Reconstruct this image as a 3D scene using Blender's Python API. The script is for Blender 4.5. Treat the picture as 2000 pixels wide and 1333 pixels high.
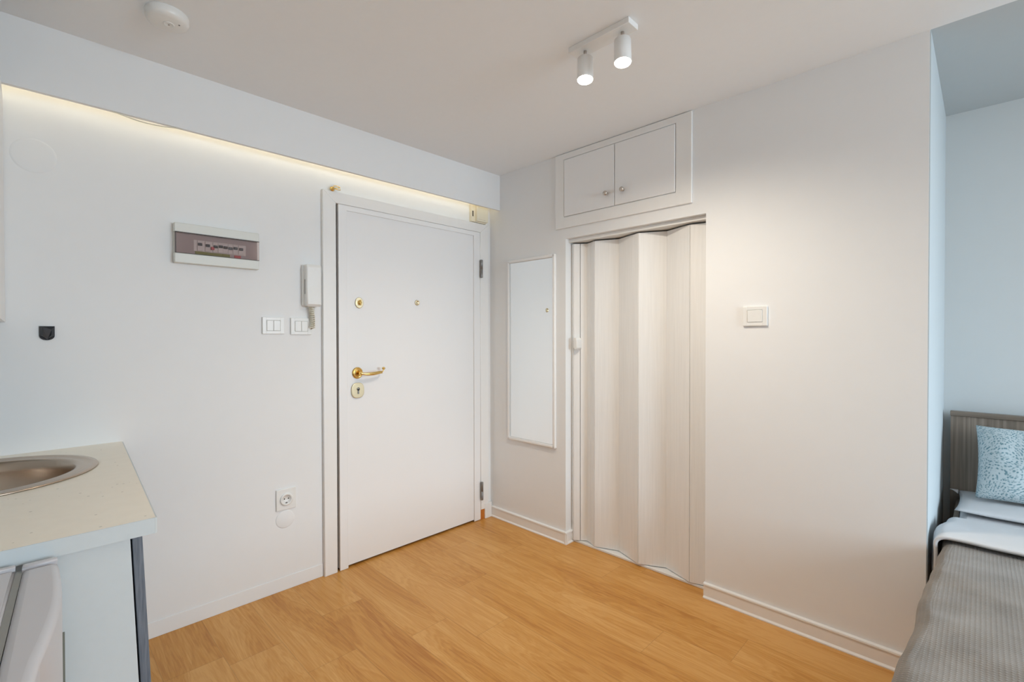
import bpy, bmesh, math, random
from mathutils import Vector, Matrix, noise

sc = bpy.context.scene
for o in list(bpy.data.objects):
    bpy.data.objects.remove(o, do_unlink=True)
COL = sc.collection
R = math.radians
random.seed(4)

# ------------------------------------------------------------------ camera
F_PX, YAW, PITCH, ROLL = 934.7, 44.5557, -0.589, -0.092
CAM = Vector((-2.26836, -2.44660, 1.25))
cam_data = bpy.data.cameras.new('camera')
cam_data.sensor_width = 36.0
cam_data.lens = F_PX / 2000 * 36.0
cam_data.clip_start = 0.02
cam = bpy.data.objects.new('camera', cam_data)
COL.objects.link(cam)
_y, _t, _r = R(YAW), R(PITCH), R(ROLL)
fw = Vector((math.cos(_t) * math.cos(_y), math.cos(_t) * math.sin(_y), math.sin(_t)))
rt = Vector((math.sin(_y), -math.cos(_y), 0))
up = rt.cross(fw)
rt2 = math.cos(_r) * rt + math.sin(_r) * up
up2 = -math.sin(_r) * rt + math.cos(_r) * up
cam.matrix_world = Matrix(((rt2.x, up2.x, -fw.x, CAM.x), (rt2.y, up2.y, -fw.y, CAM.y), (rt2.z, up2.z, -fw.z, CAM.z), (0, 0, 0, 1)))
sc.camera = cam

# ------------------------------------------------------------------ view, world, daylight
vs = sc.view_settings
sc.display_settings.display_device = 'sRGB'
vs.view_transform = 'Standard'
vs.look = 'None'
vs.gamma = 1.0
vs.use_curve_mapping = False
vs.exposure = 0.24
sc.cycles.use_denoising = True
sc.cycles.max_bounces = 14
sc.cycles.diffuse_bounces = 8
sc.cycles.glossy_bounces = 6
sc.cycles.transparent_max_bounces = 16
sc.cycles.caustics_reflective = False
sc.cycles.caustics_refractive = False
sc.cycles.sample_clamp_indirect = 6.0

world = bpy.data.worlds.new('sky')
sc.world = world
world.use_nodes = True
wb = world.node_tree.nodes['Background']
wb.inputs['Color'].default_value = (0.70, 0.83, 1.0, 1)
wb.inputs['Strength'].default_value = 1.2

ROOM_BACK = -5.0
WIN = (-1.50, 0.45, 0.06, 2.15)          # x0, x1, z0, z1 of the window in the back wall


def area_light(name, loc, rot, sx, sy, watts, color):
    d = bpy.data.lights.new(name, 'AREA')
    d.shape = 'RECTANGLE'
    d.size, d.size_y = sx, sy
    d.energy = watts
    d.color = color
    o = bpy.data.objects.new(name, d)
    COL.objects.link(o)
    o.location = loc
    o.rotation_euler = rot
    return o


# daylight coming in through the big window behind the camera
area_light('window_daylight', ((WIN[0] + WIN[1]) / 2, ROOM_BACK - 1.3, 2.1), (R(72), 0, 0),
           3.2, 2.6, 385.0, (0.74, 0.88, 1.0))

H = 2.339                                 # ceiling height


# ------------------------------------------------------------------ materials
def mat(name, color, rough=0.5, metal=0.0, spec=0.5, bump=None, emit=None):
    m = bpy.data.materials.new(name)
    m.use_nodes = True
    nt = m.node_tree
    b = nt.nodes['Principled BSDF']
    b.inputs['Base Color'].default_value = (*color, 1)
    b.inputs['Roughness'].default_value = rough
    b.inputs['Metallic'].default_value = metal
    b.inputs['Specular IOR Level'].default_value = spec
    if emit:
        b.inputs['Emission Color'].default_value = (*emit[0], 1)
        b.inputs['Emission Strength'].default_value = emit[1]
    # every surface gets a little procedural variation
    tc = nt.nodes.new('ShaderNodeTexCoord')
    n = nt.nodes.new('ShaderNodeTexNoise')
    sc_, st, dist, var = bump if bump else (60, 0.05, 0.001, 0.02)
    n.inputs['Scale'].default_value = sc_
    n.inputs['Detail'].default_value = 3
    nt.links.new(tc.outputs['Object'], n.inputs['Vector'])
    bp = nt.nodes.new('ShaderNodeBump')
    bp.inputs['Strength'].default_value = st
    bp.inputs['Distance'].default_value = dist
    nt.links.new(n.outputs['Fac'], bp.inputs['Height'])
    nt.links.new(bp.outputs['Normal'], b.inputs['Normal'])
    mix = nt.nodes.new('ShaderNodeMix')
    mix.data_type = 'RGBA'
    mix.inputs['A'].default_value = (*[c * (1 - var) for c in color], 1)
    mix.inputs['B'].default_value = (*[min(1, c * (1 + var)) for c in color], 1)
    nt.links.new(n.outputs['Fac'], mix.inputs['Factor'])
    nt.links.new(mix.outputs['Result'], b.inputs['Base Color'])
    return m


def new_nodes(m):
    nt = m.node_tree
    return nt, nt.nodes, nt.links, nt.nodes['Principled BSDF']


def math_node(nt, op, a, b=None, c=None):
    n = nt.nodes.new('ShaderNodeMath')
    n.operation = op
    for i, v in enumerate((a, b, c)):
        if v is None:
            continue
        if isinstance(v, (int, float)):
            n.inputs[i].default_value = v
        else:
            nt.links.new(v, n.inputs[i])
    return n.outputs[0]


def floor_material():
    """Laminate oak planks running along y, 0.193 m wide, staggered ends."""
    m = bpy.data.materials.new('oak_laminate')
    m.use_nodes = True
    nt, N, L, b = new_nodes(m)
    tc = N.new('ShaderNodeTexCoord')
    sep = N.new('ShaderNodeSeparateXYZ')
    L.new(tc.outputs['Object'], sep.inputs[0])
    x, y = sep.outputs[0], sep.outputs[1]
    W, LEN = 0.193, 1.28
    xr = math_node(nt, 'DIVIDE', x, W)
    row = math_node(nt, 'FLOOR', xr)
    wn = N.new('ShaderNodeTexWhiteNoise'); wn.noise_dimensions = '1D'
    L.new(row, wn.inputs['W'])
    yo = math_node(nt, 'ADD', math_node(nt, 'DIVIDE', y, LEN), math_node(nt, 'MULTIPLY', wn.outputs['Value'], 5.0))
    col = math_node(nt, 'FLOOR', yo)
    pid = math_node(nt, 'ADD', math_node(nt, 'MULTIPLY', row, 17.31), math_node(nt, 'MULTIPLY', col, 5.77))
    wn2 = N.new('ShaderNodeTexWhiteNoise'); wn2.noise_dimensions = '1D'
    L.new(pid, wn2.inputs['W'])
    # grain coordinates: strongly stretched along y, shifted per plank
    comb = N.new('ShaderNodeCombineXYZ')
    L.new(math_node(nt, 'ADD', math_node(nt, 'MULTIPLY', x, 9.0), math_node(nt, 'MULTIPLY', wn2.outputs['Value'], 40.0)), comb.inputs[0])
    L.new(math_node(nt, 'ADD', math_node(nt, 'MULTIPLY', y, 1.1), math_node(nt, 'MULTIPLY', wn2.outputs['Value'], 23.0)), comb.inputs[1])
    L.new(pid, comb.inputs[2])
    n1 = N.new('ShaderNodeTexNoise')
    n1.inputs['Scale'].default_value = 1.0; n1.inputs['Detail'].default_value = 5; n1.inputs['Roughness'].default_value = 0.55
    n1.inputs['Distortion'].default_value = 0.6
    L.new(comb.outputs[0], n1.inputs['Vector'])
    # cathedral rings
    rings = math_node(nt, 'SINE', math_node(nt, 'MULTIPLY', n1.outputs['Fac'], 85.0))
    ringm = N.new('ShaderNodeMapRange')
    ringm.inputs['From Min'].default_value = -1; ringm.inputs['From Max'].default_value = 1
    L.new(rings, ringm.inputs['Value'])
    comb2 = N.new('ShaderNodeCombineXYZ')
    L.new(math_node(nt, 'MULTIPLY', x, 190.0), comb2.inputs[0])
    L.new(math_node(nt, 'MULTIPLY', y, 7.0), comb2.inputs[1])
    L.new(pid, comb2.inputs[2])
    n2 = N.new('ShaderNodeTexNoise')
    n2.inputs['Scale'].default_value = 1.0; n2.inputs['Detail'].default_value = 4
    L.new(comb2.outputs[0], n2.inputs['Vector'])
    f = math_node(nt, 'MULTIPLY', n1.outputs['Fac'], 0.72)
    f = math_node(nt, 'ADD', f, math_node(nt, 'MULTIPLY', n2.outputs['Fac'], 0.34))
    f = math_node(nt, 'ADD', f, math_node(nt, 'MULTIPLY', ringm.outputs['Result'], 0.10))
    f = math_node(nt, 'ADD', f, math_node(nt, 'MULTIPLY', wn2.outputs['Value'], 0.11))
    ramp = N.new('ShaderNodeValToRGB')
    e = ramp.color_ramp.elements
    e[0].position = 0.36; e[0].color = (0.40, 0.150, 0.020, 1)
    e[1].position = 0.80; e[1].color = (0.66, 0.355, 0.110, 1)
    k = e.new(0.58); k.color = (0.555, 0.262, 0.054, 1)
    L.new(f, ramp.inputs['Fac'])
    # seams
    fx = math_node(nt, 'FRACT', xr)
    ex = math_node(nt, 'MINIMUM', fx, math_node(nt, 'SUBTRACT', 1.0, fx))
    fy = math_node(nt, 'FRACT', yo)
    ey = math_node(nt, 'MULTIPLY', math_node(nt, 'MINIMUM', fy, math_node(nt, 'SUBTRACT', 1.0, fy)), LEN / W)
    em = math_node(nt, 'MINIMUM', ex, ey)
    seam = N.new('ShaderNodeMapRange')
    seam.inputs['From Min'].default_value = 0.003; seam.inputs['From Max'].default_value = 0.010
    seam.inputs['To Min'].default_value = 0.80; seam.inputs['To Max'].default_value = 1.0
    L.new(em, seam.inputs['Value'])
    mul = N.new('ShaderNodeMix'); mul.data_type = 'RGBA'; mul.blend_type = 'MULTIPLY'
    mul.inputs['Factor'].default_value = 1.0
    L.new(ramp.outputs['Color'], mul.inputs['A'])
    cs = N.new('ShaderNodeCombineColor')
    for i in range(3):
        L.new(seam.outputs['Result'], cs.inputs[i])
    L.new(cs.outputs[0], mul.inputs['B'])
    L.new(mul.outputs['Result'], b.inputs['Base Color'])
    b.inputs['Roughness'].default_value = 0.38
    b.inputs['Specular IOR Level'].default_value = 0.42
    bp = N.new('ShaderNodeBump'); bp.inputs['Strength'].default_value = 0.10; bp.inputs['Distance'].default_value = 0.001
    L.new(math_node(nt, 'ADD', n2.outputs['Fac'], seam.outputs['Result']), bp.inputs['Height'])
    L.new(bp.outputs['Normal'], b.inputs['Normal'])
    return m


def grain_material(name, c0, c1, axis='z', rough=0.5, fine=70.0, long=2.5):
    m = bpy.data.materials.new(name)
    m.use_nodes = True
    nt, N, L, b = new_nodes(m)
    tc = N.new('ShaderNodeTexCoord')
    mp = N.new('ShaderNodeMapping')
    s = {'x': (long, fine, fine), 'y': (fine, long, fine), 'z': (fine, fine, long)}[axis]
    mp.inputs['Scale'].default_value = s
    L.new(tc.outputs['Object'], mp.inputs[0])
    n = N.new('ShaderNodeTexNoise'); n.inputs['Scale'].default_value = 1.0; n.inputs['Detail'].default_value = 4
    L.new(mp.outputs[0], n.inputs['Vector'])
    r = N.new('ShaderNodeValToRGB')
    r.color_ramp.elements[0].position = 0.3; r.color_ramp.elements[0].color = (*c0, 1)
    r.color_ramp.elements[1].position = 0.7; r.color_ramp.elements[1].color = (*c1, 1)
    L.new(n.outputs['Fac'], r.inputs['Fac'])
    L.new(r.outputs['Color'], b.inputs['Base Color'])
    b.inputs['Roughness'].default_value = rough
    return m


def speckle_material():
    m = bpy.data.materials.new('worktop_laminate')
    m.use_nodes = True
    nt, N, L, b = new_nodes(m)
    tc = N.new('ShaderNodeTexCoord')
    v = N.new('ShaderNodeTexVoronoi'); v.inputs['Scale'].default_value = 75
    L.new(tc.outputs['Object'], v.inputs['Vector'])
    sp = N.new('ShaderNodeSeparateColor')
    L.new(v.outputs['Color'], sp.inputs[0])
    rare = math_node(nt, 'GREATER_THAN', sp.outputs[0], 0.93)
    small = math_node(nt, 'LESS_THAN', v.outputs['Distance'], 0.22)
    k = math_node(nt, 'MULTIPLY', rare, small)
    n = N.new('ShaderNodeTexNoise'); n.inputs['Scale'].default_value = 25; n.inputs['Detail'].default_value = 6
    L.new(tc.outputs['Object'], n.inputs['Vector'])
    base = N.new('ShaderNodeMix'); base.data_type = 'RGBA'
    base.inputs['A'].default_value = (0.82, 0.765, 0.655, 1); base.inputs['B'].default_value = (0.88, 0.825, 0.715, 1)
    L.new(n.outputs['Fac'], base.inputs['Factor'])
    mx = N.new('ShaderNodeMix'); mx.data_type = 'RGBA'
    L.new(math_node(nt, 'MULTIPLY', k, 0.5), mx.inputs['Factor'])
    L.new(base.outputs['Result'], mx.inputs['A'])
    mx.inputs['B'].default_value = (0.30, 0.27, 0.20, 1)
    L.new(mx.outputs['Result'], b.inputs['Base Color'])
    b.inputs['Roughness'].default_value = 0.35
    return m


def waffle_material():
    m = bpy.data.materials.new('waffle_knit')
    m.use_nodes = True
    nt, N, L, b = new_nodes(m)
    tc = N.new('ShaderNodeTexCoord')
    sep = N.new('ShaderNodeSeparateXYZ')
    L.new(tc.outputs['UV'], sep.inputs[0])
    K = 2 * math.pi / 0.0095
    sx = math_node(nt, 'SINE', math_node(nt, 'MULTIPLY', sep.outputs[0], K))
    sy = math_node(nt, 'SINE', math_node(nt, 'MULTIPLY', sep.outputs[1], K))
    h = math_node(nt, 'MULTIPLY', sx, sy)
    mx = math_node(nt, 'MAXIMUM', sx, sy)
    n = N.new('ShaderNodeTexNoise'); n.inputs['Scale'].default_value = 9; n.inputs['Detail'].default_value = 5
    L.new(tc.outputs['Object'], n.inputs['Vector'])
    f = math_node(nt, 'ADD', math_node(nt, 'MULTIPLY', mx, 0.055), math_node(nt, 'MULTIPLY', n.outputs['Fac'], 0.7))
    r = N.new('ShaderNodeValToRGB')
    r.color_ramp.elements[0].position = 0.2; r.color_ramp.elements[0].color = (0.15, 0.13, 0.11, 1)
    r.color_ramp.elements[1].position = 0.75; r.color_ramp.elements[1].color = (0.29, 0.262, 0.23, 1)
    L.new(f, r.inputs['Fac'])
    L.new(r.outputs['Color'], b.inputs['Base Color'])
    b.inputs['Roughness'].default_value = 0.95
    b.inputs['Specular IOR Level'].default_value = 0.1
    b.inputs['Sheen Weight'].default_value = 0.25
    bp = N.new('ShaderNodeBump'); bp.inputs['Strength'].default_value = 0.28; bp.inputs['Distance'].default_value = 0.002
    L.new(math_node(nt, 'ADD', mx, h), bp.inputs['Height'])
    L.new(bp.outputs['Normal'], b.inputs['Normal'])
    return m


def dash_material():
    """Pale teal cotton with rows of small white and teal dashes that swirl around."""
    m = bpy.data.materials.new('teal_dash_print')
    m.use_nodes = True
    nt, N, L, b = new_nodes(m)
    tc = N.new('ShaderNodeTexCoord')
    nz = N.new('ShaderNodeTexNoise'); nz.inputs['Scale'].default_value = 6; nz.inputs['Detail'].default_value = 1
    L.new(tc.outputs['Object'], nz.inputs['Vector'])
    add = N.new('ShaderNodeVectorMath'); add.operation = 'MULTIPLY_ADD'
    L.new(nz.outputs['Color'], add.inputs[0])
    add.inputs[1].default_value = (0.10, 0.10, 0.10)
    L.new(tc.outputs['Object'], add.inputs[2])
    big = N.new('ShaderNodeTexVoronoi'); big.inputs['Scale'].default_value = 6.5
    L.new(add.outputs[0], big.inputs['Vector'])
    ring = math_node(nt, 'SINE', math_node(nt, 'MULTIPLY', big.outputs['Distance'], 90.0))
    dots = N.new('ShaderNodeTexVoronoi'); dots.inputs['Scale'].default_value = 135
    L.new(add.outputs[0], dots.inputs['Vector'])
    d = math_node(nt, 'SUBTRACT', 0.75, dots.outputs['Distance'])
    f = math_node(nt, 'ADD', math_node(nt, 'MULTIPLY', ring, 0.15), d)
    r = N.new('ShaderNodeValToRGB')
    r.color_ramp.elements[0].position = 0.22; r.color_ramp.elements[0].color = (0.56, 0.64, 0.665, 1)
    r.color_ramp.elements[1].position = 0.62; r.color_ramp.elements[1].color = (0.15, 0.28, 0.33, 1)
    L.new(f, r.inputs['Fac'])
    L.new(r.outputs['Color'], b.inputs['Base Color'])
    b.inputs['Roughness'].default_value = 0.9
    b.inputs['Specular IOR Level'].default_value = 0.15
    return m


def smoked_material():
    m = bpy.data.materials.new('smoked_clear_plastic')
    m.use_nodes = True
    nt = m.node_tree
    nt.nodes.clear()
    o = nt.nodes.new('ShaderNodeOutputMaterial')
    tr = nt.nodes.new('ShaderNodeBsdfTransparent'); tr.inputs[0].default_value = (0.90, 0.83, 0.81, 1)
    gl = nt.nodes.new('ShaderNodeBsdfGlossy'); gl.inputs['Roughness'].default_value = 0.08
    fr = nt.nodes.new('ShaderNodeFresnel'); fr.inputs['IOR'].default_value = 1.5
    n = nt.nodes.new('ShaderNodeTexNoise'); n.inputs['Scale'].default_value = 4
    bp = nt.nodes.new('ShaderNodeBump'); bp.inputs['Strength'].default_value = 0.05
    nt.links.new(n.outputs['Fac'], bp.inputs['Height'])
    nt.links.new(bp.outputs['Normal'], gl.inputs['Normal'])
    mx = nt.nodes.new('ShaderNodeMixShader')
    nt.links.new(fr.outputs[0], mx.inputs[0]); nt.links.new(tr.outputs[0], mx.inputs[1]); nt.links.new(gl.outputs[0], mx.inputs[2])
    nt.links.new(mx.outputs[0], o.inputs[0])
    return m


def pane_material():
    m = bpy.data.materials.new('window_glass')
    m.use_nodes = True
    nt = m.node_tree
    nt.nodes.clear()
    o = nt.nodes.new('ShaderNodeOutputMaterial')
    tr = nt.nodes.new('ShaderNodeBsdfTransparent'); tr.inputs[0].default_value = (0.97, 0.98, 0.98, 1)
    gl = nt.nodes.new('ShaderNodeBsdfGlossy'); gl.inputs['Roughness'].default_value = 0.02
    mx = nt.nodes.new('ShaderNodeMixShader'); mx.inputs[0].default_value = 0.05
    nt.links.new(tr.outputs[0], mx.inputs[1]); nt.links.new(gl.outputs[0], mx.inputs[2])
    nt.links.new(mx.outputs[0], o.inputs[0])
    return m


WALL = mat('white_wall_paint', (0.79, 0.80, 0.805), 0.62, spec=0.25, bump=(14, 0.08, 0.004, 0.012))
CEIL = mat('ceiling_paint', (0.83, 0.86, 0.885), 0.8, spec=0.2, bump=(30, 0.06, 0.002, 0.01))
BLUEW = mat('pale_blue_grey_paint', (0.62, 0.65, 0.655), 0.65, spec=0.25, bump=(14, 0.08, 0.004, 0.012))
BLUE_DIM = mat('blue_grey_paint_dimmed', (0.50, 0.545, 0.565), 0.7, spec=0.2, bump=(30, 0.06, 0.002, 0.01))  # darker copy of the niche paint, weak light put into the colour
TRIM = mat('white_gloss_paint', (0.82, 0.82, 0.81), 0.32, bump=(25, 0.10, 0.002, 0.012))
DOORW = mat('white_door_lacquer', (0.83, 0.835, 0.84), 0.30, bump=(9, 0.05, 0.002, 0.006))
PLAST = mat('white_plastic', (0.78, 0.785, 0.77), 0.30)
IVORY = mat('ivory_plastic', (0.80, 0.75, 0.60), 0.35)
BOXPL = mat('pale_grey_plastic', (0.68, 0.69, 0.65), 0.4)
PVC = grain_material('white_pvc_woodgrain', (0.77, 0.775, 0.77), (0.82, 0.825, 0.82), 'z', 0.42, 120, 4)
BRASS = mat('polished_brass', (0.78, 0.55, 0.20), 0.22, 1.0)
BRASSL = mat('satin_brass', (0.78, 0.69, 0.48), 0.33, 0.85)
STEEL = mat('brushed_steel', (0.52, 0.42, 0.335), 0.27, 1.0, bump=(120, 0.04, 0.001, 0.03))
NICK = mat('satin_nickel', (0.46, 0.40, 0.36), 0.35, 0.9)
KNOB = mat('brushed_nickel_knob', (0.60, 0.54, 0.48), 0.3, 0.9)
HINGE = mat('dull_zinc', (0.24, 0.235, 0.23), 0.42, 0.7)
DARK = mat('dark_cavity', (0.02, 0.017, 0.016), 0.8)
BLACK = mat('black_gloss_plastic', (0.018, 0.020, 0.026), 0.16)
RAWWOOD = grain_material('raw_orange_wood', (0.42, 0.12, 0.015), (0.62, 0.22, 0.03), 'z', 0.6, 60, 6)
GREYWOOD = grain_material('grey_woodgrain_laminate', (0.085, 0.105, 0.135), (0.17, 0.195, 0.23), 'z', 0.5, 240, 14)
BEDWOOD = grain_material('taupe_woodgrain', (0.155, 0.118, 0.088), (0.30, 0.245, 0.195), 'z', 0.5, 90, 2.0)
BEDRAIL = grain_material('taupe_woodgrain_long', (0.16, 0.125, 0.095), (0.27, 0.22, 0.175), 'y', 0.5, 90, 2.0)
BEDSIDE = grain_material('taupe_woodgrain_side', (0.16, 0.125, 0.095), (0.27, 0.22, 0.175), 'x', 0.5, 90, 2.0)
LINEN = mat('white_cotton', (0.63, 0.63, 0.64), 0.9, spec=0.15, bump=(220, 0.15, 0.0015, 0.02))
ENAMEL = mat('white_enamel', (0.53, 0.525, 0.55), 0.28, bump=(18, 0.03, 0.001, 0.01))
PANELW = mat('white_melamine', (0.575, 0.625, 0.64), 0.38)
GASKET = mat('grey_green_rubber', (0.15, 0.16, 0.13), 0.6)
MIRROR = mat('mirror_silver', (0.92, 0.94, 0.94), 0.015, 1.0, bump=(3, 0.0, 0.001, 0.0))
RED = mat('red_plastic', (0.62, 0.04, 0.05), 0.4)
GREENL = mat('olive_green_label', (0.30, 0.34, 0.07), 0.6)
MAUVE = mat('mauve_grey_plastic', (0.50, 0.46, 0.46), 0.5)
LAMPW = mat('white_lamp_enamel', (0.80, 0.80, 0.79), 0.35)
BULB = mat('lit_lamp_face', (1, 0.95, 0.85), 0.5, emit=((1.0, 0.90, 0.74), 22.0))
LED = mat('lit_warm_led_tape', (1, 0.9, 0.7), 0.5, emit=((1.0, 0.86, 0.62), 8.0))
CORDM = mat('ivory_cord', (0.72, 0.69, 0.58), 0.45)
FLOOR = floor_material()
TOPM = speckle_material()
WAFFLE = waffle_material()
DASH = dash_material()
SMOKE = smoked_material()
PANE = pane_material()


# ------------------------------------------------------------------ mesh helpers
def wloc(o):
    v = Vector((0, 0, 0))
    while o:
        v += o.location
        o = o.parent
    return v


class MB:
    """Collects shapes (given in world coordinates) and links them as ONE mesh object."""

    def __init__(self):
        self.bm = bmesh.new()

    def _new(self, verts, faces, smooth=False):
        vs_ = [self.bm.verts.new(v) for v in verts]
        out = []
        for f in faces:
            try:
                fc = self.bm.faces.new([vs_[i] for i in f])
                fc.smooth = smooth
                out.append(fc)
            except ValueError:
                pass
        return vs_, out

    def box(self, x0, x1, y0, y1, z0, z1, bev=0.0, seg=2):
        x0, x1 = sorted((x0, x1)); y0, y1 = sorted((y0, y1)); z0, z1 = sorted((z0, z1))
        v = [(x0, y0, z0), (x1, y0, z0), (x1, y1, z0), (x0, y1, z0), (x0, y0, z1), (x1, y0, z1), (x1, y1, z1), (x0, y1, z1)]
        f = [(0, 3, 2, 1), (4, 5, 6, 7), (0, 1, 5, 4), (1, 2, 6, 5), (2, 3, 7, 6), (3, 0, 4, 7)]
        vs_, fs = self._new(v, f)
        if bev > 0:
            es = list({e for fc in fs for e in fc.edges})
            r = bmesh.ops.bevel(self.bm, geom=es, offset=bev, segments=seg, profile=0.5, affect='EDGES')
            for fc in r['faces']:
                fc.smooth = True
        return self

    def prism(self, poly, axis, a, b, bev=0.0):
        """poly: 2-D outline; axis 'x' (y,z), 'y' (x,z) or 'z' (x,y); from a to b along the axis."""
        def P(p, t):
            return {'x': (t, p[0], p[1]), 'y': (p[0], t, p[1]), 'z': (p[0], p[1], t)}[axis]
        n = len(poly)
        v = [P(p, a) for p in poly] + [P(p, b) for p in poly]
        f = [tuple(range(n)), tuple(range(2 * n - 1, n - 1, -1))] + [(i, i + n, (i + 1) % n + n, (i + 1) % n) for i in range(n)]
        vs_, fs = self._new(v, f)
        bmesh.ops.recalc_face_normals(self.bm, faces=fs)
        if bev > 0:
            es = [e for e in {e for fc in fs[:2] for e in fc.edges}]
            r = bmesh.ops.bevel(self.bm, geom=es, offset=bev, segments=3, profile=0.5, affect='EDGES')
            for fc in r['faces']:
                fc.smooth = True
        return self

    def lathe(self, prof, origin, axis, n=32, sx=1.0, sy=1.0, smooth=True):
        """prof: (radius, distance along axis) pairs; closed at the ends when the radius is 0."""
        ax = Vector(axis).normalized()
        t = Vector((0, 0, 1)) if abs(ax.z) < 0.9 else Vector((1, 0, 0))
        u = t.cross(ax).normalized(); w = ax.cross(u)
        o = Vector(origin)
        rings = []
        for r, d in prof:
            if r <= 1e-7:
                rings.append([self.bm.verts.new(o + ax * d)])
            else:
                rings.append([self.bm.verts.new(o + ax * d + u * (r * sx * math.cos(2 * math.pi * k / n)) + w * (r * sy * math.sin(2 * math.pi * k / n))) for k in range(n)])
        fs = []
        for A, B in zip(rings, rings[1:]):
            for k in range(n):
                q = [A[k % len(A)], A[(k + 1) % len(A)], B[(k + 1) % len(B)], B[k % len(B)]]
                q2 = []
                for v in q:
                    if v not in q2:
                        q2.append(v)
                if len(q2) >= 3:
                    fc = self.bm.faces.new(q2); fc.smooth = smooth; fs.append(fc)
        bmesh.ops.recalc_face_normals(self.bm, faces=fs)
        return self

    def tube(self, pts, r, n=10, taper=None):
        pts = [Vector(p) for p in pts]
        rings = []
        prev = None
        for i, p in enumerate(pts):
            d = (pts[min(i + 1, len(pts) - 1)] - pts[max(i - 1, 0)]).normalized()
            if prev is None:
                t = Vector((0, 0, 1)) if abs(d.z) < 0.9 else Vector((1, 0, 0))
                u = t.cross(d).normalized()
            else:
                u = (prev - d * prev.dot(d)).normalized()
            prev = u
            w = d.cross(u)
            rr = r if taper is None else r * taper(i / (len(pts) - 1))
            rings.append([self.bm.verts.new(p + u * (rr * math.cos(2 * math.pi * k / n)) + w * (rr * math.sin(2 * math.pi * k / n))) for k in range(n)])
        fs = []
        for A, B in zip(rings, rings[1:]):
            for k in range(n):
                fs.append(self.bm.faces.new((A[k], A[(k + 1) % n], B[(k + 1) % n], B[k])))
        fs.append(self.bm.faces.new(rings[0][::-1])); fs.append(self.bm.faces.new(rings[-1]))
        for fc in fs:
            fc.smooth = True
        bmesh.ops.recalc_face_normals(self.bm, faces=fs)
        return self

    def sheet(self, fn, nu, nv, thick, uv=None):
        """A closed cloth: fn(i/nu, j/nv) gives the top surface, thick is added underneath."""
        V = [[self.bm.verts.new(fn(i / nu, j / nv)) for j in range(nv + 1)] for i in range(nu + 1)]
        fs = []
        for i in range(nu):
            for j in range(nv):
                fc = self.bm.faces.new((V[i][j], V[i + 1][j], V[i + 1][j + 1], V[i][j + 1]))
                fc.smooth = True
                fs.append(fc)
        if uv:
            lay = self.bm.loops.layers.uv.new('UVMap')
            idx = {V[i][j]: uv(i / nu, j / nv) for i in range(nu + 1) for j in range(nv + 1)}
            for fc in fs:
                for lp in fc.loops:
                    lp[lay].uv = idx[lp.vert]
        bmesh.ops.recalc_face_normals(self.bm, faces=fs)
        bmesh.ops.solidify(self.bm, geom=fs, thickness=thick)
        return self

    def shear(self, fn):
        for v in self.bm.verts:
            v.co = fn(v.co)
        return self

    def build(self, name, material, parent=None, label=None):
        me = bpy.data.meshes.new(name)
        off = wloc(parent) if parent else Vector((0, 0, 0))
        if parent is None:
            lo = [min(v.co[i] for v in self.bm.verts) for i in range(3)]
            hi = [max(v.co[i] for v in self.bm.verts) for i in range(3)]
            off = Vector(((lo[0] + hi[0]) / 2, (lo[1] + hi[1]) / 2, lo[2])) if name not in ('floor',) else Vector((0, 0, 0))
        for v in self.bm.verts:
            v.co -= off
        self.bm.normal_update()
        self.bm.to_mesh(me)
        self.bm.free()
        me.materials.append(material)
        o = bpy.data.objects.new(name, me)
        COL.objects.link(o)
        if parent:
            o.parent = parent
        else:
            o.location = off
        if label:
            o['label'] = label
        return o


def tag(o, label, cat, group=None, kind=None):
    o['label'] = label
    o['category'] = cat
    if group:
        o['group'] = group
    if kind:
        o['kind'] = kind
    return o


def thing(name, loc, label, cat, group=None, kind=None):
    o = bpy.data.objects.new(name, None)
    o.empty_display_size = 0.05
    COL.objects.link(o)
    o.location = loc
    return tag(o, label, cat, group, kind)


def struct(o, label, cat):
    return tag(o, label, cat, kind='structure')


def copy_tree(o, loc=None, parent=None):
    c = o.copy()
    COL.objects.link(c)
    c.parent = parent
    if loc is not None:
        c.location = loc
    for ch in list(o.children):
        copy_tree(ch, None, c)
    return c


# ================================================================== THE ROOM
XL, XE, T = -2.63, 0.95, 0.12            # left wall face, alcove end wall face, wall thickness
OPY0, OPY1, OPZ = -1.506, -0.664, 1.832   # folding-door opening in the right wall
YEND = -2.305                             # the right wall ends here, the bed niche begins

struct(MB().box(XL - T, XE + T, ROOM_BACK - T, 0.16, -0.10, 0.0).build('floor', FLOOR), 'warm orange oak laminate floor with long planks', 'floor')
c = MB()
c.box(XL - T, 0.0, ROOM_BACK - T, 0.16, H, H + 0.1)
c.box(0.0, XE + T, -2.307, 0.16, H, H + 0.1)
struct(c.build('ceiling', CEIL), 'plain off-white painted ceiling', 'ceiling')
struct(MB().box(0.0, XE + T, ROOM_BACK - T, -2.307, H, H + 0.1).build('ceiling_niche', BLUE_DIM), 'pale blue grey ceiling of the bed niche', 'ceiling')

# entrance wall (with the opening of the entrance door and a closed recess behind it)
DX0, DX1, DZ = -1.121, -0.105, 1.951
w = MB()
w.box(XL - T, DX0, 0, 0.16, 0, H)
w.box(DX1, XE + T, 0, 0.16, 0, H)
w.box(DX0, DX1, 0, 0.16, DZ, H)
w.box(DX0 - 0.02, DX1 + 0.02, 0.13, 0.16, 0, DZ + 0.02)
struct(w.build('wall_front', WALL), 'white painted wall with the entrance door', 'wall')

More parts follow.
